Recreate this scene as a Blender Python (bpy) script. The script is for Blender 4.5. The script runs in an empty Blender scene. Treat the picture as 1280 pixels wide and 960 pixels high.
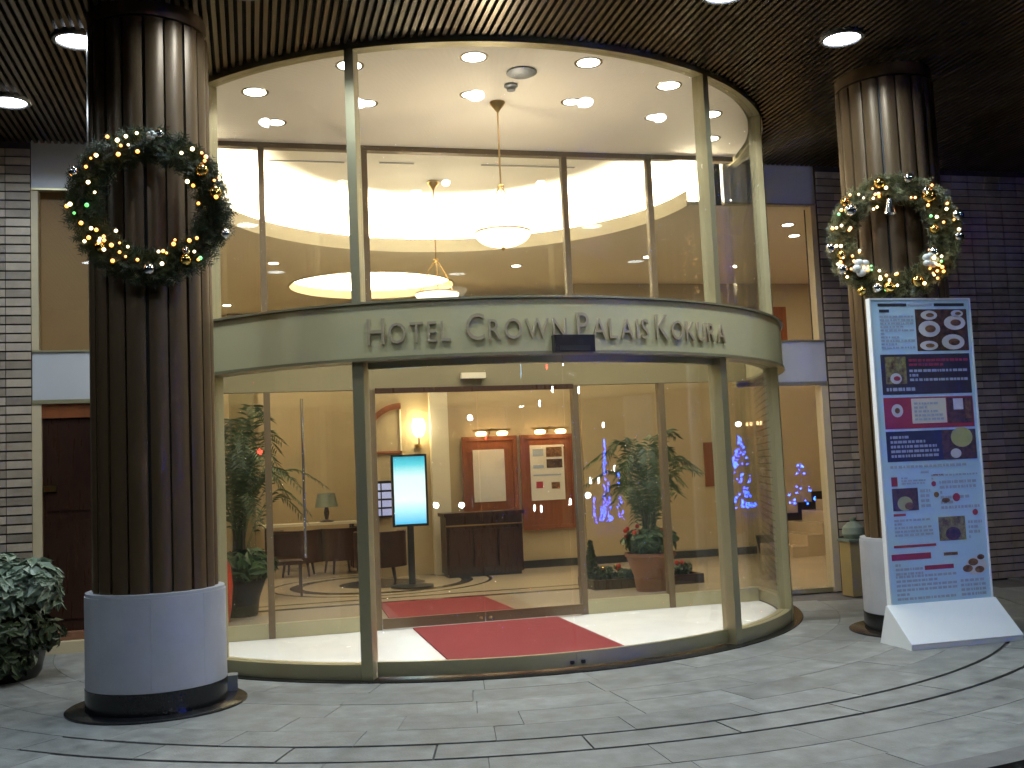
import bpy, bmesh, math, random
from mathutils import Matrix, Vector
R = math.radians
random.seed(7)
SC = bpy.context.scene
COL = SC.collection

# ------------------------------------------------------------------ camera
# world frame: x along the facade (right +), y into the building, origin on the
# ground at the centre of the round glass entrance
YAW, PITCH, ROLL = R(14.0), 0.0816, 0.0433
CAM = Vector((-2.273, -11.26, 1.55))
fw = Vector((math.sin(YAW)*math.cos(PITCH), math.cos(YAW)*math.cos(PITCH), math.sin(PITCH)))
rt0 = Vector((math.cos(YAW), -math.sin(YAW), 0))
up0 = rt0.cross(fw)
rt = rt0*math.cos(ROLL) - up0*math.sin(ROLL)
up = up0*math.cos(ROLL) + rt0*math.sin(ROLL)
cd = bpy.data.cameras.new('camera')
cd.sensor_width = 36.0
cd.lens = 36.0*1325.27/1280.0
cd.clip_start, cd.clip_end = 0.05, 2000
cam = bpy.data.objects.new('camera', cd); COL.objects.link(cam)
M = Matrix((rt, up, -fw)).transposed().to_4x4(); M.translation = CAM
cam.matrix_world = M
SC.camera = cam

# ------------------------------------------------------------------ night sky
W = bpy.data.worlds.new('World'); SC.world = W; W.use_nodes = True
nt = W.node_tree; bg = nt.nodes['Background']
sky = nt.nodes.new('ShaderNodeTexSky'); sky.sky_type = 'NISHITA'
sky.sun_disc = False; sky.sun_elevation = R(-6); sky.sun_rotation = R(200)
nt.links.new(sky.outputs[0], bg.inputs[0]); bg.inputs[1].default_value = 0.05

SC.view_settings.view_transform = 'Standard'; SC.view_settings.look = 'None'
SC.view_settings.exposure = 0.0; SC.view_settings.gamma = 1.0
SC.view_settings.use_curve_mapping = False
SC.render.engine = 'CYCLES'
cy = SC.cycles
cy.use_denoising = True; cy.denoiser = 'OPENIMAGEDENOISE'
cy.max_bounces = 8; cy.diffuse_bounces = 3; cy.glossy_bounces = 3
cy.transparent_max_bounces = 40; cy.transmission_bounces = 6
cy.sample_clamp_indirect = 12; cy.caustics_reflective = False; cy.caustics_refractive = False
cy.use_adaptive_sampling = True; cy.adaptive_threshold = 0.03
cy.use_light_tree = True

# ------------------------------------------------------------------ materials
def pm(name, col, col2=None, scale=4.0, rough=.5, metal=0.0, bump=0.0, bscale=60.0, rand=0.0,
       spec=.5, coat=0.0, emit=None, estr=0.0, rvar=0.0, stretch=(1, 1, 1), detail=6.0):
    m = bpy.data.materials.new(name); m.use_nodes = True
    n = m.node_tree.nodes; L = m.node_tree.links
    b = n['Principled BSDF']
    b.inputs['Roughness'].default_value = rough; b.inputs['Metallic'].default_value = metal
    b.inputs['Specular IOR Level'].default_value = spec; b.inputs['Coat Weight'].default_value = coat
    b.inputs['Coat Roughness'].default_value = .12
    c = (*col, 1); b.inputs['Base Color'].default_value = c
    tc = n.new('ShaderNodeTexCoord'); oi = n.new('ShaderNodeObjectInfo')
    mp = n.new('ShaderNodeVectorMath'); mp.operation = 'MULTIPLY_ADD'
    off = n.new('ShaderNodeVectorMath'); off.operation = 'SCALE'; off.inputs[0].default_value = (37, 61, 23)
    L.new(oi.outputs['Random'], off.inputs['Scale'])
    mp.inputs[1].default_value = stretch
    L.new(tc.outputs['Object'], mp.inputs[0]); L.new(off.outputs[0], mp.inputs[2])
    out = None
    if col2 is not None:
        t = n.new('ShaderNodeTexNoise'); t.inputs['Scale'].default_value = scale; t.inputs['Detail'].default_value = detail
        t.inputs['Roughness'].default_value = .6
        L.new(mp.outputs[0], t.inputs['Vector'])
        r = n.new('ShaderNodeMapRange'); r.inputs[1].default_value = .3; r.inputs[2].default_value = .7
        L.new(t.outputs['Fac'], r.inputs[0])
        mx = n.new('ShaderNodeMix'); mx.data_type = 'RGBA'
        mx.inputs[6].default_value = c; mx.inputs[7].default_value = (*col2, 1)
        L.new(r.outputs[0], mx.inputs[0]); out = mx.outputs[2]
        if rvar:
            r2 = n.new('ShaderNodeMapRange'); r2.inputs[1].default_value = .3; r2.inputs[2].default_value = .7
            r2.inputs[3].default_value = rough-rvar; r2.inputs[4].default_value = rough+rvar
            L.new(t.outputs['Fac'], r2.inputs[0]); L.new(r2.outputs[0], b.inputs['Roughness'])
    if rand:
        h = n.new('ShaderNodeHueSaturation'); mr = n.new('ShaderNodeMapRange')
        mr.inputs[3].default_value = 1-rand; mr.inputs[4].default_value = 1+rand
        L.new(oi.outputs['Random'], mr.inputs[0]); L.new(mr.outputs[0], h.inputs['Value'])
        if out: L.new(out, h.inputs['Color'])
        else: h.inputs['Color'].default_value = c
        out = h.outputs[0]
    if out: L.new(out, b.inputs['Base Color'])
    if bump:
        t2 = n.new('ShaderNodeTexNoise'); t2.inputs['Scale'].default_value = bscale; t2.inputs['Detail'].default_value = 5
        L.new(mp.outputs[0], t2.inputs['Vector'])
        bp = n.new('ShaderNodeBump'); bp.inputs['Strength'].default_value = bump; bp.inputs['Distance'].default_value = .01
        L.new(t2.outputs['Fac'], bp.inputs['Height']); L.new(bp.outputs[0], b.inputs['Normal'])
    if emit:
        b.inputs['Emission Color'].default_value = (*emit, 1); b.inputs['Emission Strength'].default_value = estr
    return m

def em(name, col, s, sample=True):
    m = pm(name, (.8, .8, .8), rough=.4, emit=col, estr=s)
    if not sample: m.cycles.emission_sampling = 'NONE'
    return m

def glass(name, tint, refl=1.0, haze=0.0):
    m = bpy.data.materials.new(name); m.use_nodes = True
    n = m.node_tree.nodes; L = m.node_tree.links
    n.remove(n['Principled BSDF']); out = n['Material Output']
    g = n.new('ShaderNodeNewGeometry'); d = n.new('ShaderNodeVectorMath'); d.operation = 'DOT_PRODUCT'
    L.new(g.outputs['Incoming'], d.inputs[0]); L.new(g.outputs['Normal'], d.inputs[1])
    a = n.new('ShaderNodeMath'); a.operation = 'ABSOLUTE'; L.new(d.outputs['Value'], a.inputs[0])
    s = n.new('ShaderNodeMath'); s.operation = 'SUBTRACT'; s.inputs[0].default_value = 1; L.new(a.outputs[0], s.inputs[1])
    p = n.new('ShaderNodeMath'); p.operation = 'POWER'; p.inputs[1].default_value = 5; L.new(s.outputs[0], p.inputs[0])
    ma = n.new('ShaderNodeMath'); ma.operation = 'MULTIPLY_ADD'; ma.inputs[1].default_value = .95*refl; ma.inputs[2].default_value = .043*refl
    L.new(p.outputs[0], ma.inputs[0])
    t = n.new('ShaderNodeBsdfTransparent'); t.inputs[0].default_value = (*tint, 1)
    gl = n.new('ShaderNodeBsdfGlossy'); gl.inputs['Roughness'].default_value = .004
    mx = n.new('ShaderNodeMixShader')
    L.new(ma.outputs[0], mx.inputs[0]); L.new(t.outputs[0], mx.inputs[1]); L.new(gl.outputs[0], mx.inputs[2])
    if haze:  # pale diffuse share paints a hazy veil into the glass
        df = n.new('ShaderNodeBsdfDiffuse'); df.inputs[0].default_value = (.8, .78, .7, 1)
        m2 = n.new('ShaderNodeMixShader'); m2.inputs[0].default_value = haze
        L.new(mx.outputs[0], m2.inputs[1]); L.new(df.outputs[0], m2.inputs[2]); mx = m2
    L.new(mx.outputs[0], out.inputs[0])
    return m

MT = dict(
    paver=pm('paver_stone', (.125, .130, .126), (.265, .275, .270), 7.0, .62, bump=.25, bscale=70, rand=.12, rvar=.14, detail=9),
    mortar=pm('mortar', (.09, .08, .085), (.13, .12, .12), 9, .9),
    kerb=pm('kerb_stone', (.12, .12, .125), (.18, .18, .18), 6, .7, bump=.2),
    asphalt=pm('asphalt', (.04, .04, .042), (.06, .06, .06), 14, .85, bump=.5, bscale=220),
    frame=pm('champagne_metal', (.43, .385, .23), (.39, .35, .21), 1.2, .38, metal=.55, rvar=.05),
    fascia=pm('fascia_panel', (.68, .60, .33), (.64, .565, .31), .8, .42, metal=.15, rvar=.04),
    imull=pm('inner_frame_bronze', (.15, .105, .055), (.13, .09, .05), 1.5, .4, metal=.3),
    transom=pm('transom_panel', (.20, .16, .08), (.18, .145, .07), 1, .45),
    letter=pm('bronze_letter', (.50, .395, .25), rough=.45, metal=.2),
    glass=glass('clear_glass', (.97, .985, .965), 1.0, .012),
    iglass=glass('inner_glass', (.975, .985, .97)),
    bronze=pm('column_bronze', (.135, .085, .042), (.11, .07, .034), 1.4, .40, metal=.35, rvar=.06, stretch=(3, 3, .3)),
    darkcore=pm('dark_reveal', (.022, .019, .017), rough=.6),
    drum=pm('white_enamel', (.49, .50, .545), (.405, .41, .45), 3.2, .5, rvar=.10, bump=.05, bscale=14, detail=10),
    granite=pm('black_granite', (.008, .008, .009), (.016, .016, .018), 60, .22),
    slat=pm('soffit_slat', (.21, .168, .12), (.18, .145, .10), 2, .28, metal=.85, rand=.1),
    soffit=pm('soffit_backing', (.016, .014, .014), rough=.8),
    ceil=pm('ceiling_paint', (.90, .82, .70), (.88, .80, .68), 1.2, .7),
    cove=pm('cove_paint', (.86, .82, .74), rough=.7),
    lwall=pm('lobby_wall_paint', (.51, .40, .235), (.47, .37, .215), 1.6, .6, bump=.04),
    brownwall=pm('stairwell_paint', (.40, .225, .09), (.36, .20, .08), 1.6, .6),
    lwall2=pm('pilaster_paint', (.84, .76, .57), rough=.55),
    lfloor=pm('lobby_stone', (.60, .49, .34), (.52, .42, .29), 2.2, .16, rvar=.05),
    vfloor=pm('vestibule_stone', (.74, .74, .73), (.68, .68, .67), 2.5, .22, rvar=.06),
    inlay=pm('dark_inlay', (.055, .045, .038), rough=.2),
    skirt=pm('dark_skirting', (.03, .032, .036), rough=.3),
    mat1=pm('red_carpet', (.165, .006, .009), (.14, .005, .0075), 40, .95, bump=.6, bscale=260),
    wood=pm('red_brown_wood', (.26, .085, .03), (.19, .058, .02), 3, .35, stretch=(6, 6, .6), rvar=.06),
    dwood=pm('dark_wood', (.045, .018, .010), (.030, .012, .008), 4, .3, stretch=(6, 6, .6), rvar=.06),
    brick=pm('brick_tile', (.34, .275, .205), (.45, .37, .285), 7, .55, bump=.3, bscale=90, rand=.34),
    joint=pm('brick_joint', (.045, .035, .032), (.07, .055, .05), 12, .95),
    spandrel=pm('spandrel_panel', (.56, .57, .60), (.53, .54, .57), 1, .4),
    jamb=pm('jamb_cream', (.60, .50, .32), rough=.5),
    black=pm('black_plastic', (.012, .012, .013), rough=.3),
    bmetal=pm('brushed_metal', (.6, .58, .54), rough=.25, metal=1.0),
    brass=pm('brass', (.55, .36, .14), rough=.28, metal=1.0),
    bwhite=pm('sign_white', (.53, .76, .88), (.51, .74, .86), 1.5, .32),
    bwhite2=pm('sign_base_white', (.84, .87, .90), (.82, .85, .88), 1.5, .35),
    paper=pm('paper', (.74, .70, .60), rough=.7),
    ink=pm('grey_ink', (.38, .45, .54), rough=.6),
    inkb=pm('black_ink', (.03, .03, .04), rough=.4),
    navy=pm('navy_print', (.018, .024, .06), (.03, .035, .07), 3, .35),
    charc=pm('charcoal_print', (.03, .028, .034), (.05, .04, .045), 3, .35),
    redp=pm('red_print', (.40, .045, .07), (.34, .04, .06), 3, .35),
    food=pm('food_print', (.30, .16, .07), (.08, .035, .02), 22, .35, detail=2),
    food2=pm('food_print_green', (.35, .33, .10), (.10, .05, .03), 26, .35, detail=2),
    food3=pm('food_print_dark', (.03, .02, .02), (.14, .07, .04), 24, .35, detail=2),
    plate=pm('plate_print', (.66, .67, .66), rough=.35),
    lime=pm('lime_print', (.42, .44, .12), (.50, .50, .22), 10, .35),
    bark=pm('palm_stem', (.07, .055, .03), (.04, .03, .02), 12, .8),
    palm=pm('palm_leaf', (.035, .075, .02), (.06, .10, .03), 5, .4),
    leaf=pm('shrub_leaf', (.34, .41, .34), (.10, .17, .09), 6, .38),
    leaf2=pm('bed_leaf', (.05, .10, .03), (.03, .07, .02), 6, .5),
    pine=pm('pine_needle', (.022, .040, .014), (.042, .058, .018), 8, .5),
    pinesnow=pm('frosted_needle', (.26, .23, .10), (.10, .11, .04), 8, .5),
    terra=pm('terracotta', (.22, .10, .055), (.17, .075, .04), 4, .7),
    soil=pm('soil', (.03, .022, .016), rough=.95),
    redc=pm('red_glaze', (.50, .04, .015), rough=.3),
    gold=pm('gold_bauble', (.75, .50, .14), rough=.16, metal=1.0),
    silver=pm('silver_bauble', (.75, .76, .76), rough=.14, metal=1.0),
    ribbon=pm('white_ribbon', (.72, .73, .68), rough=.4),
    leather=pm('brown_leather', (.045, .018, .011), (.032, .013, .008), 5, .4),
    yellow=pm('yellow_panel', (.32, .24, .10), rough=.5),
    bag=pm('grey_green_bag', (.20, .24, .19), (.12, .15, .12), 5, .6),
    steel=pm('galvanised_pole', (.25, .26, .27), rough=.5, metal=.7),
    # things that give off light
    e_cool=em('lamp_lens_cool', (.88, .93, 1.0), 14, False),
    e_warm=em('lamp_lens_warm', (1.0, .93, .84), 12, False),
    e_cove=em('cove_strip', (1.0, .86, .64), 750),
    e_bowl=em('pendant_bowl_glass', (1.0, .88, .68), 2.6),
    e_sconce=em('sconce_glass', (1.0, .80, .48), 22),
    e_pic=em('picture_lamp_glass', (1.0, .62, .30), 16),
    e_fairy=em('fairy_warm', (1.0, .36, .05), 3.2, False),
    e_fairyw=em('fairy_white', (1.0, .74, .36), 4.5, False),
    e_fairyg=em('fairy_green', (.12, 1.0, .16), 1.2, False),
    e_blue=em('blue_bulb', (.008, .05, 1.0), 210, False),
    e_street=em('street_lamp_glow', (.85, .92, 1.0), 150, False),
    e_neon=em('neon_blue', (.30, .62, 1.0), 60, False),
    e_red=em('red_signal_glow', (1.0, .03, .02), 110, False),
)
def screen_mat():
    m = bpy.data.materials.new('lit_screen'); m.use_nodes = True
    n = m.node_tree.nodes; L = m.node_tree.links; b = n['Principled BSDF']
    b.inputs['Base Color'].default_value = (.02, .02, .02, 1); b.inputs['Roughness'].default_value = .2
    tc = n.new('ShaderNodeTexCoord'); g = n.new('ShaderNodeSeparateXYZ'); L.new(tc.outputs['Generated'], g.inputs[0])
    r = n.new('ShaderNodeValToRGB'); e = r.color_ramp.elements
    e[0].position = 0; e[0].color = (.08, .50, .85, 1); e[1].position = 1; e[1].color = (.03, .36, .52, 1)
    for p, c in ((.18, (.42, .82, 1, 1)), (.35, (.85, 1, 1, 1)), (.7, (.75, 1, 1, 1)), (.88, (.12, .62, .75, 1))):
        q = r.color_ramp.elements.new(p); q.color = c
    L.new(g.outputs[2], r.inputs[0]); L.new(r.outputs[0], b.inputs['Emission Color']); b.inputs['Emission Strength'].default_value = 1.5
    return m
MT['screen'] = screen_mat()
MT['e_panel'] = em('blue_panel_glow', (.16, .26, .75), .7)

# ------------------------------------------------------------------ mesh helpers
class MB:
    def __init__(s): s.v = []; s.f = []
    def box(s, x0, x1, y0, y1, z0, z1):
        k = len(s.v)
        s.v += [(x, y, z) for z in (z0, z1) for y in (y0, y1) for x in (x0, x1)]
        s.f += [tuple(k+i for i in q) for q in ((0, 2, 3, 1), (4, 5, 7, 6), (0, 1, 5, 4), (2, 6, 7, 3), (0, 4, 6, 2), (1, 3, 7, 5))]
        return s
    def sec(s, r0, r1, a0, a1, z0, z1, n=12, cx=0, cy=0):
        """ring sector; angles in degrees from -y towards +x"""
        k = len(s.v); full = abs(a1-a0) >= 359.9
        m = n if full else n+1
        for i in range(m):
            a = R(a0+(a1-a0)*i/n); sx, sy = math.sin(a), -math.cos(a)
            s.v += [(cx+r0*sx, cy+r0*sy, z0), (cx+r1*sx, cy+r1*sy, z0), (cx+r1*sx, cy+r1*sy, z1), (cx+r0*sx, cy+r0*sy, z1)]
        for i in range(n):
            p, q = k+4*i, k+4*((i+1) % m)
            s.f += [(p, p+1, q+1, q), (p+1, p+2, q+2, q+1), (p+2, p+3, q+3, q+2), (p+3, p, q, q+3)]
        if not full:
            p = k; q = k+4*n
            s.f += [(p, p+3, p+2, p+1), (q, q+1, q+2, q+3)]
        return s
    def lathe(s, prof, n=24, cx=0, cy=0, cz=0, cap=True):
        k = len(s.v); m = len(prof)
        for i in range(n):
            a = 2*math.pi*i/n
            s.v += [(cx+r*math.cos(a), cy+r*math.sin(a), cz+z) for r, z in prof]
        for i in range(n):
            for j in range(m-1):
                p, q = k+i*m+j, k+((i+1) % n)*m+j
                s.f.append((p, q, q+1, p+1))
        if not cap: return s
        if prof[0][0] > 1e-6: s.f.append(tuple(k+i*m for i in range(n-1, -1, -1)))
        if prof[-1][0] > 1e-6: s.f.append(tuple(k+i*m+m-1 for i in range(n)))
        return s
    def tube(s, pts, r, n=8, cap=True):
        pts = [Vector(p) for p in pts]; k = len(s.v)
        rr = r if isinstance(r, (list, tuple)) else [r]*len(pts)
        for i, p in enumerate(pts):
            t = (pts[min(i+1, len(pts)-1)]-pts[max(i-1, 0)]).normalized()
            a = t.orthogonal().normalized() if i == 0 else (pa - t*pa.dot(t)).normalized()
            pa = a; b = t.cross(a)
            for j in range(n):
                q = 2*math.pi*j/n
                s.v.append(tuple(p + (a*math.cos(q)+b*math.sin(q))*rr[i]))
        for i in range(len(pts)-1):
            for j in range(n):
                s.f.append((k+i*n+j, k+i*n+(j+1) % n, k+(i+1)*n+(j+1) % n, k+(i+1)*n+j))
        if cap:
            s.f.append(tuple(k+j for j in range(n-1, -1, -1)))
            e = k+(len(pts)-1)*n; s.f.append(tuple(e+j for j in range(n)))
        return s
    def ball(s, c, r, n=8, m=6, sz=1.0):
        prof = [(max(r*math.sin(math.pi*j/m), 0 if 0 < j < m else 1e-7), -r*sz*math.cos(math.pi*j/m)) for j in range(m+1)]
        return s.lathe(prof, n, *c)
    def poly(s, pts): k = len(s.v); s.v += [tuple(p) for p in pts]; s.f.append(tuple(range(k, k+len(pts)))); return s
    def prism(s, pts, axis, d0, d1):
        """outline pts (2d) extruded along axis 'x','y' or 'z'"""
        f = {'x': lambda p, d: (d, p[0], p[1]), 'y': lambda p, d: (p[0], d, p[1]), 'z': lambda p, d: (p[0], p[1], d)}[axis]
        k = len(s.v); n = len(pts)
        s.v += [f(p, d0) for p in pts]+[f(p, d1) for p in pts]
        s.f.append(tuple(range(k+n-1, k-1, -1))); s.f.append(tuple(range(k+n, k+2*n)))
        for i in range(n): s.f.append((k+i, k+(i+1) % n, k+n+(i+1) % n, k+n+i))
        return s
    def mesh(s, name, smooth=False, fix=True):
        me = bpy.data.meshes.new(name); me.from_pydata(s.v, [], s.f)
        if fix:
            bm = bmesh.new(); bm.from_mesh(me); bmesh.ops.recalc_face_normals(bm, faces=bm.faces); bm.to_mesh(me); bm.free()
        if smooth:
            for p in me.polygons: p.use_smooth = True
            try: me.set_sharp_from_angle(angle=R(35))
            except Exception: pass
        me.update(); return me
    def build(s, name, mat, parent=None, smooth=False, fix=True):
        return link(name, s.mesh(name, smooth, fix), mat, parent)

def link(name, me, mat, parent=None):
    if mat is not None and not me.materials: me.materials.append(MT[mat] if isinstance(mat, str) else mat)
    o = bpy.data.objects.new(name, me); COL.objects.link(o)
    if parent: adopt(o, parent)
    return o
def adopt(o, p):
    o.parent = p; o.matrix_parent_inverse = wm(p).inverted()
def wm(o):
    m = o.matrix_basis
    return m if o.parent is None else wm(o.parent) @ o.matrix_parent_inverse @ m
def tag(o, label=None, cat=None, group=None, kind=None):
    if label: o['label'] = label
    if cat: o['category'] = cat
    if group: o['group'] = group
    if kind: o['kind'] = kind
    return o
def thing(name, loc, label, cat, group=None):
    o = bpy.data.objects.new(name, None); COL.objects.link(o); o.location = loc; o.empty_display_size = .1
    return tag(o, label, cat, group)
def copy_tree(o, parent=None):
    c = o.copy(); COL.objects.link(c)
    if parent is not None: c.parent = parent
    for ch in [x for x in KIDS.get(o.name, [])]: copy_tree(ch, c)
    return c
KIDS = {}
def index_kids():
    KIDS.clear()
    for o in COL.objects:
        if o.parent: KIDS.setdefault(o.parent.name, []).append(o)
def pol(r, a, z=0): return (r*math.sin(R(a)), -r*math.cos(R(a)), z)
def disc_lamp(name, loc, dia, power, col, parent, spread=180):
    l = bpy.data.lights.new(name, 'AREA'); l.shape = 'DISK'; l.size = dia; l.energy = power; l.color = col
    l.spread = R(spread)
    o = bpy.data.objects.new(name, l); COL.objects.link(o); o.location = loc   # area lamps shine down -z
    if parent: adopt(o, parent)
    return o

ZC = 5.0            # canopy / vestibule ceiling height
VI = -.35           # plane of the inner glass wall
# ================================================================== ground
road = tag(MB().box(-60, 60, -60, -.3, -.30, -.12).build('road', 'asphalt'), kind='structure')
MB_ = MB().sec(3.0, 6.56, -90, 90, -.10, -.016, 60)
pavement = tag(MB_.build('pavement', 'mortar'), kind='structure')
tag(MB().sec(6.565, 6.74, -90, 90, -.14, .004, 72).build('kerb', 'kerb'), kind='structure')
rings = [(3.40, 3.745), (3.745, 4.115), (4.115, 4.485), (4.485, 4.855), (4.855, 5.212), (5.212, 5.552), (5.552, 5.95), (5.95, 6.27), (6.27, 6.56)]
for k, (a, b) in enumerate(rings):
    stripe = k == 5
    step = 9.2 if k > 2 else 12.9
    g = .003
    ra, rb = (a+.022, b-.022) if stripe else (a+g*.6 + (.010 if k == 6 else 0), b-g*.6 - (.010 if k == 4 else 0))
    off = -41.6 if stripe else -41.6 + random.uniform(.25, .75)*step
    jg = math.degrees((.006 if stripe else .0022)/((a+b)/2))
    me = MB().sec(ra, rb, jg, step-jg, -.03, 0, 7).mesh('paving_stone')
    jp = math.degrees(.0022/((a+b)/2)); me_plain = MB().sec(a+.0018, b-.0018, jp, step-jp, -.03, 0, 7).mesh('paving_stone')
    s = off
    while s > -90: s -= step
    s += step
    while s+step <= 91:
        o = link('paving_stone', me_plain if s < -41.8 else me, 'paver', pavement); o.rotation_euler.z = R(s); o.location.z = random.uniform(-.0012, .0012)
        s += step

# ================================================================== canopy soffit
soff = tag(MB().box(-7.0, 8.6, -10.6, -.02, ZC+.06, ZC+.14).build('canopy_soffit', 'soffit'), kind='structure')
u = -6.9
slat_me = MB().box(-.016, .016, 0, 1, 0, .035).mesh('slat')
while u < 8.5:
    y1 = -math.sqrt(3.322**2-u*u) if abs(u) < 3.32 else -.12
    o = link('slat', slat_me, 'slat', soff); o.location = (u, -10.5, ZC+.008); o.scale = (1, y1+10.5, 1)
    u += .0625

cgroup = 'round downlights recessed in the slatted canopy'
def canopy_light(a, r, label, power=60):
    x, y, _ = pol(r, a)
    t = thing('canopy_downlight', (x, y, ZC), label, 'downlight', cgroup)
    MB().lathe([(.143, -.002), (.15, -.016), (.176, -.016), (.18, -.01), (.18, .03)], 28, x, y, ZC, False).build('trim_ring', 'steel', t, True)
    MB().lathe([(.144, -.004), (1e-7, -.005)], 28, x, y, ZC).build('lens', 'e_cool', t, True)
    disc_lamp('lamp', (x, y, ZC-.011), .27, power, (.74, .89, 1.0), t, 155)
LB = {-72.6: 'canopy downlight at the left edge of the picture above the brick pier', -51.4: 'canopy downlight touching the left fluted column',
      34.8: 'canopy downlight just left of the right fluted column'}
for a in (-72.6, -51.4, -30, -7, 15.6, 34.8):
    canopy_light(a, 4.48, LB.get(a, {-30: 'canopy downlight just out of view in front of the left column', -7: 'canopy downlight just out of view over the entrance doors', 15.6: 'canopy downlight just out of view right of the doors'}.get(a)), 32 if a > 0 else 23)
for a in (-62, -38, -14, 10, 34):
    canopy_light(a, 7.4, {-62: 'leftmost', -38: 'second from left', -14: 'middle', 10: 'fourth from left', 34: 'rightmost'}[a]+' canopy downlight of the outer ring over the driveway', 25)

# ================================================================== glass rotunda
rot = thing('entrance_rotunda', (0, 0, 0), 'curved glass hotel entrance with beige fascia and bronze posts', 'entrance')
fas = MB().sec(3.17, 3.36, -90, 90, 2.47, 2.885, 90).build('fascia', 'fascia', rot, True)
MB().sec(3.15, 3.385, -90, 90, 2.888, 2.905, 90).build('fascia_cap', 'frame', rot, True)
MB().sec(3.16, 3.375, -90, 90, 2.445, 2.467, 90).build('fascia_lip', 'frame', rot, True)
for a in (-46, -11, 24, 59):      # narrow panel joints of the cladding
    pass
MB().sec(3.20, 3.31, -90, 90, 4.965, ZC+.05, 90).build('top_ring', 'frame', rot, True)
MB().sec(3.17, 3.395, -90, 90, -.005, .006, 90).build('threshold', 'granite', rot, True)
PA = (-51.8, -25.8, 31.1, 56.0)
for a in PA:
    da = .045/3.25*57.3
    MB().sec(3.19, 3.32, a-da, a+da, .007, 2.444, 2).build('post', 'frame', rot)
    da = .037/3.25*57.3
    MB().sec(3.19, 3.31, a-da, a+da, 2.906, 4.964, 2).build('post', 'frame', rot)
def pane(a0, a1, z0, z1, r, parent, n): return MB().sec(r, r+.012, a0, a1, z0, z1, n).build('glass_pane', 'glass', parent, True)
spans = [(-90, -52.7), (-50.9, -26.7), (32, 55.1), (56.9, 90)]
for a0, a1 in spans:
    MB().sec(3.19, 3.31, a0, a1, .007, .12, 16).build('bottom_rail', 'frame', rot, True)
    pane(a0, a1, .121, 2.444, 3.245, rot, 20)
for a0, a1 in [(-90, -52.6), (-51, -26.6), (-25, 30.3), (31.9, 55.2), (56.8, 90)]:
    pane(a0, a1, 2.906, 4.964, 3.245, rot, 30)
for a0, a1, nm in ((-24.8, 2.55, 'left'), (2.65, 30.1, 'right')):
    d = MB().sec(3.205, 3.245, a0, a1, .02, .13, 20).build('sliding_door', 'frame', rot, True)
    pane(a0+.05, a1-.05, .131, 2.39, 3.22, d, 20)
    MB().sec(3.205, 3.245, a0, a1, 2.391, 2.443, 20).build('top_rail', 'frame', d, True)
    ka = 1.9 if nm == 'left' else 3.5
    x, y, _ = pol(3.255, ka)
    MB().lathe([(.016, -.014), (.02, 0), (.016, .014)], 12, x, y, .055).build('lock', 'black', d, True)
sen = MB().sec(3.361, 3.44, .5, 6.1, 2.45, 2.585, 6).build('door_sensor', 'black', rot)
MB().sec(3.4405, 3.444, 1.2, 5.4, 2.465, 2.50, 5).build('sensor_window', 'skirt', sen)
# raised lettering
def letters():
    words = [('HOTEL', -24.0, -12.9), ('CROWN', -10.9, 2.6), ('PALAIS', 4.1, 15.1), ('KOKURA', 16.4, 30.6)]
    zb = 2.565; RF = 3.361
    for w, a0, a1 in words:
        x = 0; items = []
        for i, ch in enumerate(w):
            cu = bpy.data.curves.new('letter', 'FONT'); cu.body = ch; cu.size = 1.0; cu.extrude = .5; cu.resolution_u = 3
            ob = bpy.data.objects.new('letter', cu); COL.objects.link(ob)
            me = bpy.data.meshes.new_from_object(ob.evaluated_get(bpy.context.evaluated_depsgraph_get()))
            bpy.data.objects.remove(ob); bpy.data.curves.remove(cu)
            xs = [v.co.x for v in me.vertices]; ys = [v.co.y for v in me.vertices]
            h = .203 if i == 0 else .158
            ov = .035 if ch in 'OCS' else 0
            sc = h/(max(ys)-min(ys))*(1+ov)
            wd = (max(xs)-min(xs))*sc*1.08
            items.append((me, min(xs), min(ys)+ov*.3*(max(ys)-min(ys)), sc, x, wd)); x += wd+.042
        tot = x-.042; arc = R(a1-a0)*RF; kx = arc/tot
        for ch, (me, mx, my, sc, x0, wd) in zip(w, items):
            # stroke contrast: thin the horizontals slightly by stretching x
            for v in me.vertices:
                a = R(a0)+((v.co.x-mx)*sc*1.08+x0)*kx/RF
                r = RF+.004+(v.co.z+.5)*.018
                v.co = (r*math.sin(a), -r*math.cos(a), zb+(v.co.y-my)*sc)
            link('letter', me, 'letter', fas)
letters()

# ------------------------------------------------------------------ vestibule
vf = MB().sec(.001, 3.168, -90, 90, -.08, .004, 60)
vf.box(-3.168, 3.168, .0, .01, -.08, .004)
tag(vf.build('vestibule_floor', 'vfloor'), kind='structure')
def arcpoly(r, y0, n=60):
    a = math.degrees(math.acos(-y0/r)); return [pol(r, -a+2*a*i/n)[:2] for i in range(n+1)]
cpts = arcpoly(3.168, VI-.06)
vc = tag(MB().prism(cpts, 'z', ZC, ZC+.06).build('vestibule_ceiling', 'ceil'), kind='structure')
mat_pts = [(-.72, -.46), (.80, -.46)]+[pol(3.10, a)[:2] for a in (15.0, 10, 5, 0, -5, -10, -13.4)]
def mat(pts, label):
    return tag(MB().prism(pts, 'z', .005, .018).build('red_mat', 'mat1'), label, 'mat', 'red entrance mats')
mat(mat_pts, 'larger red entrance mat between the outer and inner doors')
mat([(-.86, .06), (.56, .06), (.50, 1.78), (-.80, 1.86)], 'smaller red entrance mat on the lobby side of the inner doors')

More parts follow.
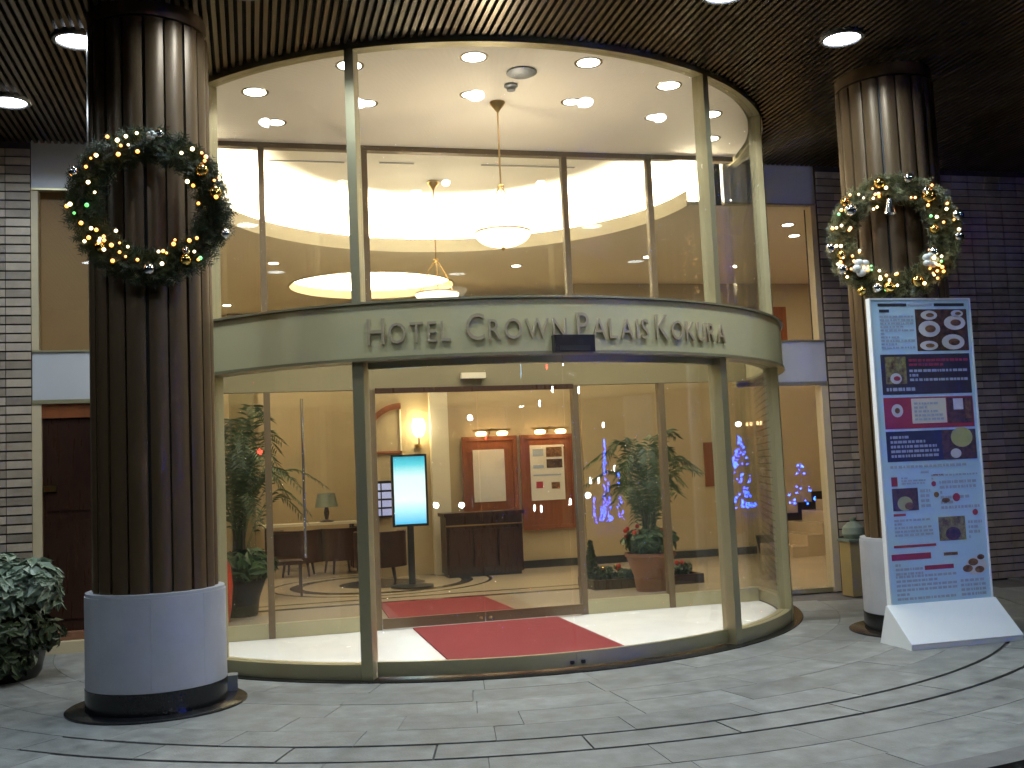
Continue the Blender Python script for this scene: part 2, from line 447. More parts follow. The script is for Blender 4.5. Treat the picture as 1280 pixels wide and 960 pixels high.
vl = [(-2.16, -1.84), (-1.39, -2.56), (-.39, -2.88), (.61, -2.89), (1.52, -2.46), (2.25, -1.76),
      (-1.96, -1.04), (-1.15, -1.67), (-.24, -2.01), (.75, -1.94), (1.71, -1.62), (2.59, -1.03)]
where = ['leftmost of the front row', 'second from the left in the front row, behind the left bronze post', 'third from the left in the front row',
         'above the right half of the pendant row, largest and brightest in front', 'fifth from the left in the front row', 'rightmost of the front row near the right post',
         'leftmost of the rear row', 'second from the left in the rear row', 'just left of the pendant rod in the rear row',
         'just right of the pendant rod in the rear row', 'fifth from the left in the rear row', 'rightmost of the rear row']
for i, (x, y) in enumerate(vl):
    t = thing('ceiling_downlight', (x, y, ZC), 'vestibule ceiling downlight, '+where[i], 'downlight', 'downlights in the white vestibule ceiling')
    rr = .098 if i < 6 else .078
    MB().lathe([(rr, -.004), (rr+.022, -.006), (rr+.026, -.001)], 24, x, y, ZC, False).build('trim_ring', 'bmetal', t, True)
    MB().lathe([(rr, -.005), (1e-7, -.006)], 24, x, y, ZC).build('lens', 'e_warm', t, True)
    disc_lamp('lamp', (x, y, ZC-.012), rr*1.9, 27 if i < 6 else 18, (1.0, .97, .94), t, 120)
t = tag(MB().lathe([(.13, -.002), (.135, -.012), (.10, -.03), (.04, -.038), (1e-7, -.038)], 28, .09, -2.61, ZC).build('air_diffuser', 'steel', None, True),
        'round dark air diffuser on the vestibule ceiling', 'air vent')
t = tag(MB().lathe([(.06, -.002), (.062, -.02), (.04, -.035), (.038, -.055), (1e-7, -.06)], 20, .07, -2.30, ZC).build('smoke_detector', 'steel', None, True),
        'small smoke detector between air diffuser and pendant lamp', 'smoke detector')
def pendant(x, y, zt, zhub, zb, rb, label):
    t = thing('pendant_lamp', (x, y, zt), label, 'pendant lamp', 'bowl pendant lamps hung on rods')
    MB().lathe([(.075, -.001), (.072, -.02), (.03, -.07), (.014, -.095), (1e-7, -.096)], 20, x, y, zt).build('ceiling_cup', 'brass', t, True)
    MB().tube([(x, y, zt-.09), (x, y, zhub)], .008, 8).build('rod', 'brass', t, True)
    MB().lathe([(1e-7, .03), (.028, .02), (.034, 0), (.022, -.02), (1e-7, -.03)], 14, x, y, zhub).build('hub', 'brass', t, True)
    for k in range(3):
        a = 2*math.pi*k/3+.4
        MB().tube([(x+.02*math.cos(a), y+.02*math.sin(a), zhub-.01), (x+rb*.55*math.cos(a), y+rb*.55*math.sin(a), (zhub*.45+(zb+.16)*.55)+.03),
                   (x+rb*.96*math.cos(a), y+rb*.96*math.sin(a), zb+.13)], .006, 6).build('arm', 'brass', t, True)
    prof = [(1e-7, 0)]+[(rb*math.sin(q), .135*(1-math.cos(q))) for q in [i*math.pi/2/8 for i in range(1, 9)]]
    bowl = MB().lathe(prof+[(rb*.97, .134)]+[(p[0]*.96, p[1]+.006) for p in prof[-2:0:-1]]+[(1e-7, .008)], 32, x, y, zb).build('bowl', 'e_bowl', t, True)
    pl = bpy.data.lights.new('bulb', 'POINT'); pl.energy = 48; pl.color = (1.0, .84, .64); pl.shadow_soft_size = .04
    po = bpy.data.objects.new('bulb', pl); COL.objects.link(po); po.location = (x, y, zb+.10); adopt(po, t)
    MB().sec(rb-.004, rb+.007, 0, 360, zb+.128, zb+.142, 36, x, y).build('bowl_rim', 'brass', bowl, True)
    MB().lathe([(1e-7, -.035), (.014, -.028), (.02, -.012), (.012, -.001)], 12, x, y, zb).build('finial', 'brass', bowl, True)
pendant(.05, -1.84, ZC, 4.19, 3.62, .26, 'bowl pendant lamp hanging inside the glass vestibule')
pendant(.0, 1.45, 5.15, 4.17, 3.62, .27, 'bowl pendant lamp further back in the lobby under the lit cove')

# ------------------------------------------------------------------ inner glass wall
iw = thing('inner_glass_wall', (0, VI, 0), 'flat inner glass screen with sliding doors behind the curved entrance', 'glass screen')
XE = 3.14
MB().box(-XE, XE, VI-.05, VI+.05, 2.44, 2.90).build('transom', 'transom', iw)
MB().box(-XE, XE, VI-.05, VI+.05, 4.95, 5.16).build('head_rail', 'imull', iw)
MB().box(-1.02, 1.10, VI-.085, VI-.052, 2.395, 2.45).build('door_track', 'dwood', iw)
MB().box(-.12, .14, VI-.12, VI-.053, 2.53, 2.59).build('inner_sensor', 'jamb', iw)
PX = (-2.10, -1.05, 1.13, 2.12)
for x in PX:
    MB().box(x-.032, x+.032, VI-.05, VI+.05, .006, 2.439).build('post', 'imull', iw)
    MB().box(x-.03, x+.03, VI-.045, VI+.045, 2.901, 4.949).build('mullion', 'imull', iw)
for x0, x1 in ((-XE, -2.135), (-2.065, -1.085), (1.165, 2.085), (2.155, XE)):
    MB().box(x0, x1, VI-.04, VI+.04, .006, .15).build('sill', 'frame', iw)
    MB().box(x0, x1, VI-.006, VI+.006, .151, 2.439).build('glass_pane', 'iglass', iw)
xs = [-XE, -2.10, -1.05, 1.13, 2.12, XE]
for x0, x1 in zip(xs, xs[1:]):
    MB().box(x0+.033, x1-.033, VI-.006, VI+.006, 2.901, 4.949).build('glass_pane', 'iglass', iw)
for x0, x1 in ((-1.015, .035), (.045, 1.095)):
    d = MB().box(x0, x1, VI-.09, VI-.055, .02, .12).build('sliding_door', 'bronze', iw)
    MB().box(x0+.005, x1-.005, VI-.077, VI-.066, .121, 2.39).build('glass_pane', 'iglass', d)
    MB().lathe([(.015, -.012), (.019, 0), (.015, .012)], 12, (x1-.045 if x0 < 0 else x0+.045), VI-.097, .06).build('lock', 'brass', d, True)
MB().tube([(-1.76, VI-.09, .78), (-1.76, VI-.09, 2.36)], .014, 10).build('glint_bar', 'bmetal', iw, True)  # added bar standing in for a long vertical reflection in the glass

# ------------------------------------------------------------------ lobby shell
tag(MB().box(-4.6, 8.6, .012, 8.3, -.10, .0).build('lobby_floor', 'lfloor'), kind='structure')
fl = bpy.data.objects['lobby_floor']
MB().box(-3.5, 3.2, 1.93, 2.05, -.02, .003).build('inlay_band', 'inlay', fl)
MB().box(-3.5, 3.2, 2.42, 2.47, -.02, .003).build('inlay_band', 'inlay', fl)
MB().sec(1.15, 1.32, 0, 360, -.02, .003, 56, -.45, 4.35).build('inlay_ring', 'inlay', fl)
MB().sec(.001, .62, 0, 360, -.02, .003, 40, -.45, 4.35).build('inlay_disc', 'inlay', fl)
MB().sec(1.55, 1.60, 0, 360, -.02, .003, 56, -.45, 4.35).build('inlay_ring', 'inlay', fl)
ZL = 4.56
def lobby_ceiling():
    bm = bmesh.new()
    def loop(pts):
        vs = [bm.verts.new((x, y, ZL)) for x, y in pts]
        for a, b in zip(vs, vs[1:]+vs[:1]): bm.edges.new((a, b))
    rr = 2.76; y0 = .06
    a0 = math.degrees(math.asin(y0/rr))
    notch = [(rr*math.cos(R(180-a0-(180-2*a0)*i/48)), rr*math.sin(R(180-a0-(180-2*a0)*i/48))) for i in range(49)]
    loop([(-4.6, y0)]+notch+[(8.6, y0), (8.6, 8.3), (-4.6, 8.3)])
    loop([(-.34+1.32*math.cos(2*math.pi*i/48), 5.35+1.20*math.sin(2*math.pi*i/48)) for i in range(48)])
    bmesh.ops.triangle_fill(bm, use_beauty=True, edges=bm.edges[:])
    me = bpy.data.meshes.new('lobby_ceiling'); bm.to_mesh(me); bm.free()
    return tag(link('lobby_ceiling', me, 'lwall2'), kind='structure')
lc = lobby_ceiling()
# half-round cove behind the inner glass
MB().sec(2.745, 2.759, 91.2, 268.8, ZL-.012, ZL+.17, 48).build('cove_lip', 'lwall2', lc, True)
MB().sec(2.76, 3.08, 91.2, 268.8, ZL+.012, ZL+.05, 48).build('cove_trough', 'cove', lc, True)
MB().sec(3.08, 3.12, 91.2, 268.8, ZL+.012, 5.19, 48).build('cove_wall', 'cove', lc, True)
pts = [(3.11*math.cos(R(1.2+177.6*i/48)), 3.11*math.sin(R(1.2+177.6*i/48))) for i in range(49)]
MB().prism([(-3.11, VI+.06), ]+pts[::-1]+[(3.11, VI+.06)], 'z', 5.165, 5.2).build('cove_ceiling', 'cove', lc)
MB().sec(2.86, 2.90, 93, 267, ZL+.07, ZL+.10, 60).build('light_strip', 'e_cove', lc, True)
for (x0, x1, y) in ((-2.0, -1.15, .75), (-.75, -.35, .72), (.45, 1.6, .70)):
    MB().box(x0, x1, y-.018, y+.018, 5.155, 5.163).build('slot_diffuser', 'steel', lc)
# domed cove further back (an oval: the same ring parts scaled along y)
def oval(o):
    o.location = (-.34, 5.35, 0); o.scale = (1, .91, 1); adopt(o, lc); return o
oval(MB().sec(1.285, 1.30, 0, 360, ZL-.012, ZL+.13, 48).build('cove_lip', 'lwall2', None, True))
oval(MB().sec(1.30, 1.62, 0, 360, ZL+.012, ZL+.04, 48).build('cove_trough', 'cove', None, True))
oval(MB().sec(1.62, 1.65, 0, 360, ZL+.012, 5.0, 48).build('cove_wall', 'cove', None, True))
oval(MB().lathe([(1.65, 5.0), (1e-7, 5.12)], 48).build('cove_ceiling', 'cove', None, True))
oval(MB().sec(1.44, 1.48, 0, 360, ZL+.06, ZL+.09, 60).build('light_strip', 'e_cove', None, True))
def wall(name, *b, mat='lwall'): return tag(MB().box(*b).build(name, mat), kind='structure')
wall('lobby_wall_back', -4.6, 8.6, 8.3, 8.45, 0, ZL)
wall('lobby_wall_left', -3.75, -3.6, .16, 8.299, 0, ZL)
wall('lobby_wall_left_return', -4.6, -3.76, 1.0, 1.12, 0, ZL)
wall('lobby_wall_right', 8.6, 8.75, .012, 8.3, 0, ZL)
part = wall('lobby_partition', -.64, 2.95, 5.2, 5.5, .0, 3.6)
wall('lobby_wall_right_back', 2.951, 8.59, 5.15, 5.5, 0, ZL-.002)
MB().box(.46, .74, 5.06, 5.199, 0, 3.59).build('pilaster', 'lwall2', part)
MB().box(.745, 2.949, 5.17, 5.199, .0, .12).build('skirting', 'skirt', part)
sk = bpy.data.objects['lobby_wall_right_back']
MB().box(2.96, 4.0, 5.12, 5.149, .0, .12).build('skirting', 'skirt', sk)
MB().box(4.3, 5.9, 5.12, 5.149, .0, .12).build('skirting', 'skirt', sk)
bw = bpy.data.objects['lobby_wall_back']
MB().box(-2.62, -2.2, 8.1, 8.299, 0, ZL-.01).build('pilaster', 'transom', bw)
# lobby downlights
for i, (x, y, lab) in enumerate(((4.53, .95, 'lobby downlight seen through the right upper side window, the larger'), (4.95, 1.55, 'lobby downlight seen through the right upper side window, the smaller'),
                  (-1.9, 3.6, 'lobby ceiling downlight over the armchairs at left'), (1.6, 3.7, 'lobby ceiling downlight in front of the notice boards'), (3.4, 3.0, 'lobby ceiling downlight over the potted palm at right'), (-2.6, 7.2, 'lobby ceiling downlight in the far left corner'), (6.6, 3.4, 'lobby ceiling downlight over the staircase'))):
    t = thing('lobby_downlight', (x, y, ZL), lab, 'downlight', 'downlights in the lobby ceiling')
    MB().lathe([(.07, -.004), (.092, -.006), (.096, -.001)], 20, x, y, ZL, False).build('trim_ring', 'bmetal', t, True)
    MB().lathe([(.07, -.005), (1e-7, -.006)], 20, x, y, ZL).build('lens', 'e_warm', t, True)
    disc_lamp('lamp', (x, y, ZL-.012), .12, 24 if x > 3 else 42, (1.0, .84, .62), t)

# ------------------------------------------------------------------ lobby furnishings
def board(x0, x1, z0, z1, px0, px1, pz0, pz1, label, printed):
    t = thing('notice_board', ((x0+x1)/2, 5.2, z0), label, 'notice board', 'wooden notice boards with picture lamps')
    y = 5.2
    MB().box(x0, x1, y-.05, y-.001, z0, z1).build('panel', 'wood', t)
    fr = MB()
    for b in ((x0-.02, x1+.02, y-.075, y-.051, z1-.05, z1+.02), (x0-.02, x1+.02, y-.075, y-.051, z0-.02, z0+.05), (x0-.02, x0+.05, y-.0751, y-.051, z0+.051, z1-.051), (x1-.05, x1+.02, y-.0751, y-.051, z0+.051, z1-.051)): fr.box(*b)
    fr.build('frame', 'wood', t)
    p = MB().box(px0, px1, y-.058, y-.051, pz0, pz1).build('poster', 'paper', t)
    if printed:
        w, h = px1-px0, pz1-pz0
        for (a, b, c, d, mt) in ((.08, .40, .80, .93, 'ink'), (.48, .95, .78, .96, 'food'), (.48, .95, .58, .74, 'food3'), (.08, .40, .58, .64, 'ink'), (.15, .35, .22, .34, 'redp'), (.60, .85, .20, .32, 'food'), (.08, .9, .44, .47, 'ink')):
            MB().box(px0+a*w, px0+b*w, y-.0605, y-.0585, pz0+c*h, pz0+d*h).build('print', mt, p)
    xm = (x0+x1)/2
    MB().tube([(xm, y-.06, z1+.05), (xm, y-.12, z1+.13), (xm, y-.24, z1+.13)], .012, 8).build('lamp_arm', 'brass', t, True)
    MB().box(xm-.30, xm+.30, y-.27, y-.235, z1+.095, z1+.125).build('lamp_bar', 'brass', t)
    for s in (-.17, .17):
        MB().lathe([(1e-7, -.05), (.07, -.045), (.09, -.01), (.06, .015), (1e-7, .02)], 16, xm+s, y-.252, z1+.07).build('lamp_bulb', 'e_pic', t, True)
board(.98, 1.83, .80, 2.09, 1.13, 1.64, 1.08, 1.90, 'left wooden notice board with a plain cream sheet above the dark counter', False)
board(1.92, 2.80, .62, 2.09, 2.06, 2.62, 1.06, 1.94, 'right wooden notice board with a printed sheet of pictures', True)
t = thing('reception_counter', (1.1, 4.45, 0), 'low dark brown panelled counter in front of the left notice board', 'counter')
MB().box(.53, 1.70, 4.42, 4.9, .05, .90).build('body', 'dwood', t)
MB().box(.50, 1.73, 4.38, 4.94, .901, .955).build('top', 'dwood', t)
MB().box(.56, 1.67, 4.45, 4.88, .0, .049).build('plinth', 'black', t)
for k in range(3): MB().box(.57+k*.375, .57+k*.375+.335, 4.40, 4.419, .14, .70).build('panel', 'dwood', t)
MB().box(.53, 1.70, 4.402, 4.419, .755, .775).build('moulding', 'brass', t)
# standing screen
t = thing('digital_display', (-.12, 3.5, 0), 'glowing pale blue portrait display on a dark stand in the lobby', 'display')
MB().box(-.375, .125, 3.5, 3.56, .84, 1.84).build('casing', 'black', t)
MB().box(-.345, .095, 3.494, 3.4995, .875, 1.81).build('screen', 'screen', t)
MB().box(-.17, -.08, 3.561, 3.60, .04, 1.5).build('stand_post', 'black', t)
MB().lathe([(.30, 0), (.30, .025), (.08, .04), (1e-7, .04)], 30, -.125, 3.58).build('stand_base', 'black', t, True)
# small bluish panel behind the left post
t = thing('wall_display', (-.33, 5.19, .9), 'small bluish lit display panel left of the large display', 'display')
MB().box(-.50, -.16, 5.15, 5.199, .92, 1.48).build('casing', 'black', t)
for i in range(2):
    for j in range(4): MB().box(-.485+i*.165, -.34+i*.165, 5.144, 5.149, .95+j*.13, 1.05+j*.13).build('lit_panel', 'e_panel', t)
# sconce
t = thing('wall_sconce', (.27, 5.2, 2.1), 'bright warm wall lamp beside the notice boards', 'wall lamp')
MB().lathe([(1e-7, -.03), (.05, -.025), (.055, .0), (.05, .025), (1e-7, .03)], 14, .27, 5.16, 2.0).build('wall_plate', 'brass', t, True)
MB().tube([(.27, 5.17, 2.0), (.27, 5.08, 1.97), (.27, 5.03, 2.08), (.27, 5.03, 2.14)], .012, 8).build('arm', 'brass', t, True)
MB().lathe([(.05, 0), (.085, .06), (.10, .14), (.095, .22), (.07, .27), (.066, .27), (.09, .22), (.094, .14), (.08, .065), (.045, .008)], 20, .27, 5.03, 2.14, False).build('shade', 'e_sconce', t, True)
# arch trim left of the partition
t = thing('arch_trim', (-.3, 5.2, 1.9), 'dark red quarter arch moulding on the wall beside the wall lamp', 'arch')
ao = [(.02+.62*math.sin(R(q)), 2.02+.66*math.cos(R(q))) for q in range(-72, 1, 6)]
ai = [(.02+.545*math.sin(R(q)), 2.02+.57*math.cos(R(q))) for q in range(0, -73, -6)]
MB().prism(ao+ai, 'y', 5.16, 5.199).build('arch_moulding', 'wood', t)
MB().box(-.57, .02, 5.165, 5.199, 1.90, 1.935).build('ledge', 'wood', t)
MB().box(-.005, .02, 5.17, 5.199, 1.936, 2.58).build('side_moulding', 'lwall2', t)
# console with table lamp
t = thing('console_table', (-1.2, 7.6, 0), 'pale console table behind the armchairs', 'table')
MB().box(-2.1, -.5, 7.35, 7.85, .76, .80).build('top', 'lwall2', t)
for x in (-2.06, -.6):
    for y in (7.39, 7.76): MB().box(x, x+.05, y, y+.05, 0, .759).build('leg', 'dwood', t)
t = thing('table_lamp', (-1.0, 7.6, .8), 'small dark table lamp standing on the console table', 'table lamp')
MB().lathe([(.12, .001), (.12, .02), (.03, .05), (.05, .16), (.03, .26), (.015, .3), (1e-7, .3)], 18, -1.0, 7.6, .8).build('base', 'dwood', t, True)
MB().lathe([(.20, .26), (.15, .50), (.147, .50), (.196, .262)], 22, -1.0, 7.6, .8, False).build('shade', 'bag', t, True)
# armchairs
def armchair(x, y, rz, label):
    t = thing('armchair', (x, y, 0), label, 'armchair', 'dark brown tub armchairs in the lobby')
    def P(mb, n, m='leather'):
        o = mb.build(n, m, None, True); o.parent = t; return o
    P(MB().sec(.001, .30, 0, 360, .22, .44, 24), 'seat')
    P(MB().sec(.30, .39, 60, 300, .22, .74, 24), 'backrest')
    for s in (-1, 1): P(MB().sec(.30, .40, 62*s-6, 62*s+6, .2, .62, 3), 'armrest')
    for a in (45, 135, 225, 315): P(MB().tube([(.26*math.sin(R(a)), -.26*math.cos(R(a)), .22), (.30*math.sin(R(a)), -.30*math.cos(R(a)), 0)], [.025, .015], 8), 'leg', 'dwood')
    t.rotation_euler.z = rz
armchair(-1.55, 6.5, 2.9, 'leftmost brown tub armchair facing the console table')
armchair(-.85, 6.6, 3.4, 'brown tub armchair behind the left bronze post')
armchair(-.42, 4.75, 3.0, 'brown tub armchair just left of the large display')
t = thing('side_chair', (-1.85, 3.6, 0), 'slim dark wooden chair behind the left glass panel', 'chair')
MB().box(-2.05, -1.62, 3.4, 3.82, .42, .47).build('seat', 'leather', t)
for x in (-2.04, -1.66):
    MB().box(x, x+.03, 3.41, 3.44, 0, .419).build('leg', 'dwood', t)
    MB().box(x, x+.03, 3.78, 3.81, 0, .84).build('leg', 'dwood', t)
MB().box(-2.01, -1.66, 3.785, 3.805, .52, .82).build('backrest', 'leather', t)
# brown wall panel at right and dark doorway upstairs
t = tag(MB().box(5.05, 5.45, 5.12, 5.149, 1.15, 1.88).build('wall_picture', 'wood'), 'plain brown rectangular panel hung on the right lobby wall', 'wall panel')
t = thing('dark_doorway', (5.7, 5.14, 2.9), 'dark brown recessed doorway seen through the right upper window', 'doorway')
MB().box(5.55, 6.7, 5.10, 5.149, 2.9, 4.15).build('frame', 'wood', t)
MB().box(5.75, 6.15, 5.085, 5.099, 2.9, 3.86).build('door_leaf', 'black', t)
# staircase
t = thing('staircase', (6.2, 4.6, 0), 'cream stairs with black stepped skirting seen through the right side glass', 'staircase')
for k in range(8):
    x = 5.95+k*.27; z = .0
    MB().box(x, x+.269, 4.0, 5.11, 0, .17*(k+1)).build('step', 'lfloor', t)
zz = []
for k in range(8):
    x = 5.95+k*.27; zz += [(x-.05, .17*(k+1)+.13), (x+.22, .17*(k+1)+.13)]
lo = []
for k in range(8):
    x = 5.95+k*.27; lo += [(x, .17*k+.001), (x, .17*(k+1)+.001)]
lo += [(5.95+8*.27, .17*8+.001)]
MB().prism(zz+[(5.95+8*.27, zz[-1][1])]+lo[::-1], 'y', 5.112, 5.148).build('skirting', 'black', t)

# ------------------------------------------------------------------ palms and planting indoors
def frond(mb, base, az, tip_r, top, droop, nl=26, lw=.013, ll=.22):
    b = Vector(base); d = Vector((math.cos(az), math.sin(az), 0)); side = Vector((-d.y, d.x, 0)); prev = None
    for i in range(nl+1):
        q = i/nl
        p = b + d*(tip_r*(q**1.25)) + Vector((0, 0, top*math.sin(min(q*1.25, 1)*math.pi/2) - droop*max(0, q-.55)**1.5*2.2))
        if prev is not None:
            mb.tube([prev, p], .006*(1-q*.7), 4, False)
            if q > .22:
                L = ll*(1-.65*abs(q-.5)*1.2)
                tdir = (p-prev).normalized()
                for s in (-1, 1):
                    e = p + side*s*L*.8 + tdir*L*.55 + Vector((0, 0, -L*random.uniform(.15, .5)))
                    m_ = (p+e)/2+Vector((0, 0, .012)); w = tdir*lw
                    k = len(mb.v); mb.v += [tuple(p), tuple(m_-w), tuple(e), tuple(m_+w)]; mb.f += [(k, k+1, k+2), (k, k+2, k+3)]
        prev = p
def palm(x, y, z, h, n, spread, label, seed, pmat='terra'):
    n = int(n*1.5); random.seed(seed)
    t = thing('potted_palm', (x, y, 0), label, 'palm', 'potted palms inside the lobby')
    pot = MB().lathe([(1e-7, .0), (.19, 0), (.20, .03), (.22, .2), (.30, .42), (.32, .43), (.32, .47), (.285, .47), (.27, .44), (1e-7, .44)], 28, x, y, 0).build('pot', pmat, t, True)
    MB().lathe([(.27, .442), (1e-7, .45)], 20, x, y).build('soil', 'soil', pot)
    tr = MB()
    for k in range(5):
        a = k*1.3; tr.tube([(x+.06*math.cos(a), y+.06*math.sin(a), .43), (x+.05*math.cos(a+.3), y+.05*math.sin(a+.3), z*.7), (x+.09*math.cos(a), y+.09*math.sin(a), z)], [.028, .02, .014], 7)
    tr.build('trunk', 'bark', t, True)
    fr = MB()
    for k in range(n):
        az = 2*math.pi*k/n*2.38+random.uniform(-.2, .2); f = random.uniform(.35, 1)
        frond(fr, (x+random.uniform(-.08, .08), y+random.uniform(-.08, .08), z*random.uniform(.45, 1.0)), az, spread*f, h*(1.15-f*.55)*random.uniform(.85, 1.05), h*random.uniform(.1, .5), ll=random.uniform(.16, .24))
    fr.build('crown', 'palm', t, False, False)
    return t
def leafball(mb, c, r, n, size, sz=1.0, up=.3):
    for _ in range(n):
        while True:
            p = Vector((random.uniform(-1, 1), random.uniform(-1, 1), random.uniform(-1, 1)))
            if .35 < p.length < 1: break
        nd = p.normalized(); p = Vector((p.x*r, p.y*r, p.z*r*sz))+Vector(c)
        nd = (nd+Vector((random.uniform(-.5, .5), random.uniform(-.5, .5), up+random.uniform(-.3, .5)))).normalized()
        a = nd.orthogonal().normalized(); a = (Matrix.Rotation(random.uniform(0, 6.28), 3, nd) @ a); b = nd.cross(a)
        s = size*random.uniform(.6, 1.3); k = len(mb.v)
        mb.v += [tuple(p-a*s), tuple(p+b*s*.45+nd*s*.12), tuple(p+a*s-nd*s*.2), tuple(p-b*s*.45+nd*s*.12)]
        mb.f += [(k, k+1, k+2), (k, k+2, k+3)]
t = palm(2.52, 1.25, 1.0, 1.25, 22, .85, 'potted palm in a terracotta pot at the right of the lobby doors', 11)
bed = MB(); random.seed(3); leafball(bed, (2.52, 1.22, .62), .36, 420, .075, .45); bed.build('underplanting', 'leaf2', t, False, False)
for k in range(10):
    a = random.uniform(0, 6.28); MB().ball((2.45+.28*math.cos(a), 1.15+.2*math.sin(a), .70+random.uniform(-.05, .1)), .03, 7, 5).build('flower', 'redc', t, True)
t = palm(-2.42, 1.7, 1.25, 1.35, 26, 1.0, 'potted palm in the left corner of the glass screen', 23, 'soil')
bed = MB(); leafball(bed, (-2.35, 1.55, .60), .36, 420, .085, .5); bed.build('underplanting', 'leaf2', t, False, False)
t = tag(MB().lathe([(1e-7, 0), (.12, 0), (.15, .15), (.17, .4), (.15, .62), (.09, .74), (.11, .80), (.10, .80), (.08, .745), (1e-7, .7)], 24, -2.66, 1.15, .004).build('floor_vase', 'redc', None, True), 'tall glazed red vase beside the left potted palm', 'vase')
t = thing('flower_bed', (2.6, 2.0, 0), 'low planted bed at the foot of the right potted palm', 'planter')
tr = MB()
for b in ((1.9, 3.4, 1.66, 1.72, 0, .12), (1.9, 3.4, 2.28, 2.34, 0, .12), (1.9, 1.96, 1.721, 2.279, 0, .12), (3.34, 3.4, 1.721, 2.279, 0, .12)): tr.box(*b)
tr.build('edging', 'dwood', t); MB().box(1.965, 3.335, 1.725, 2.275, 0, .09).build('soil', 'soil', t)
pl = MB()
for k in range(11): leafball(pl, (2.02+k*.125, 1.9+random.uniform(-.1, .25), .15+random.uniform(0, .06)), .11, 60, .05, .8)
pl.build('ground_cover', 'leaf2', t, False, False)
for k in range(9): MB().ball((1.98+random.uniform(0, .4) if k < 6 else random.uniform(3, 3.3), 1.78+random.uniform(0, .3), .22+random.uniform(-.03, .05)), .035, 7, 5).build('flower', ('redc', 'gold')[k % 2], t, True)
t = thing('cone_shrub', (1.98, 1.98, 0), 'small dark cone shaped conifer at the left end of the flower bed', 'shrub')
c = MB()
for k in range(14): leafball(c, (1.98, 1.98, .14+k*.034), .13*(1-k/15), 55, .035, .4)
c.build('crown', 'pine', t, False, False); MB().tube([(1.98, 1.98, .09), (1.98, 1.98, .5)], [.015, .006], 6).build('trunk', 'bark', t)

# ================================================================== facade beside the rotunda
BF = -.10     # face of the brickwork backing
def brickwall(x0, x1, label, name='brick_wall', prefer=None):
    w = thing(name, ((x0+x1)/2, BF, 0), label, 'wall', 'tile-brick wall piers of the facade')
    MB().box(x0, x1, BF, .2, -.05, ZC+.055).build('backing', 'joint', w)
    me = MB().box(-.112, .112, -.014, .012, -.036, .036).mesh('brick')
    pitch, ch = .232, .0885
    n = int((x1-x0)/pitch+.02); rest = MB(); cand = []
    for i in range(n):
        for j in range(int(ZC/ch)):
            cand.append((x0+.12+i*pitch, .044+j*ch))
    keep = set(cand if len(cand) <= 300 else sorted(cand, key=prefer)[:300])
    for (x, z) in cand:
        q = BF-random.uniform(0, .005)
        if (x, z) in keep:
            o = link('brick', me, 'brick', None); o.parent = w; o.location = Vector((x, q, z))-w.location
        else: rest.box(x-.112, x+.112, q-.014, q+.012, z-.036, z+.036)
    if rest.v: tag(rest.build('brick_field', 'brick', w), kind='stuff')
def pref(c):
    x, z = c
    return (0 if x < 5.0 else 1 if (x > 5.75 and z < 4.2) else 2, x if x < 5 else abs(z-2.0)*.6+abs(x-6.2))
brickwall(4.338, 7.6, 'brown tile-brick wall behind the right column and the menu board', prefer=pref)
brickwall(-5.264, -4.335, 'brown tile-brick pier at the left edge beside the wooden door')
# side bays
def bay(s, label):
    t = thing('side_bay', (s*3.8, 0, 0), label, 'window bay')
    def bx(n, m, a, b, y0, y1, z0, z1, p=t):
        x0, x1 = sorted((s*a, s*b)); return MB().box(x0, x1, y0, y1, z0, z1).build(n, m, p)
    bx('upper_panel', 'spandrel', 3.16, 4.33, -.085, .0, 4.56, ZC+.05)
    bx('panel_trim', 'frame', 3.16, 4.33, -.10, -.01, 4.54, 4.559)
    bx('spandrel', 'spandrel', 3.16, 4.33, -.085, .0, 2.44, 2.91)
    bx('spandrel_trim', 'frame', 3.16, 4.33, -.10, -.01, 2.911, 2.93)
    bx('spandrel_lip', 'frame', 3.16, 4.33, -.10, .0, 2.40, 2.439)
    bx('jamb', 'jamb', 4.25, 4.335, -.09, .06, 0, 2.399)
    bx('jamb', 'jamb', 4.27, 4.335, -.08, .05, 2.931, 4.539)
    bx('glass_pane', 'iglass', 3.16, 4.269, -.03, -.018, 2.931, 4.539)
    return t, bx
t, bx = bay(1, 'narrow glazed bay with pale spandrels between the rotunda and right brick wall')
bx('glass_pane', 'iglass', 3.16, 4.249, -.03, -.018, .05, 2.399)
bx('sill', 'frame', 3.16, 4.249, -.06, .01, 0, .049)
t, bx = bay(-1, 'narrow bay with pale spandrels and dark door between left pier and column')
bx('lintel', 'wood', 3.16, 4.249, -.07, .05, 2.26, 2.399)
d = bx('door', 'dwood', 3.16, 4.249, -.045, .0, .19, 2.259)
for k in range(2): bx('door_panel', 'dwood', 3.2+k*.53, 3.68+k*.53, -.055, -.046, 1.35, 2.2, d); bx('door_panel', 'dwood', 3.2+k*.53, 3.68+k*.53, -.055, -.046, .3, 1.25, d)
bx('handle', 'brass', 4.12, 4.235, -.075, -.057, 1.54, 1.60, d)
bx('door_step', 'terra', 3.2, 4.33, -.16, -.046, .115, .185)
bx('door_step', 'jamb', 3.2, 4.33, -.26, -.046, .0, .11)
# interior wall close behind the left upper window
wall('stairwell_wall', -4.32, -3.17, .06, .12, 2.42, 4.95, mat='brownwall')

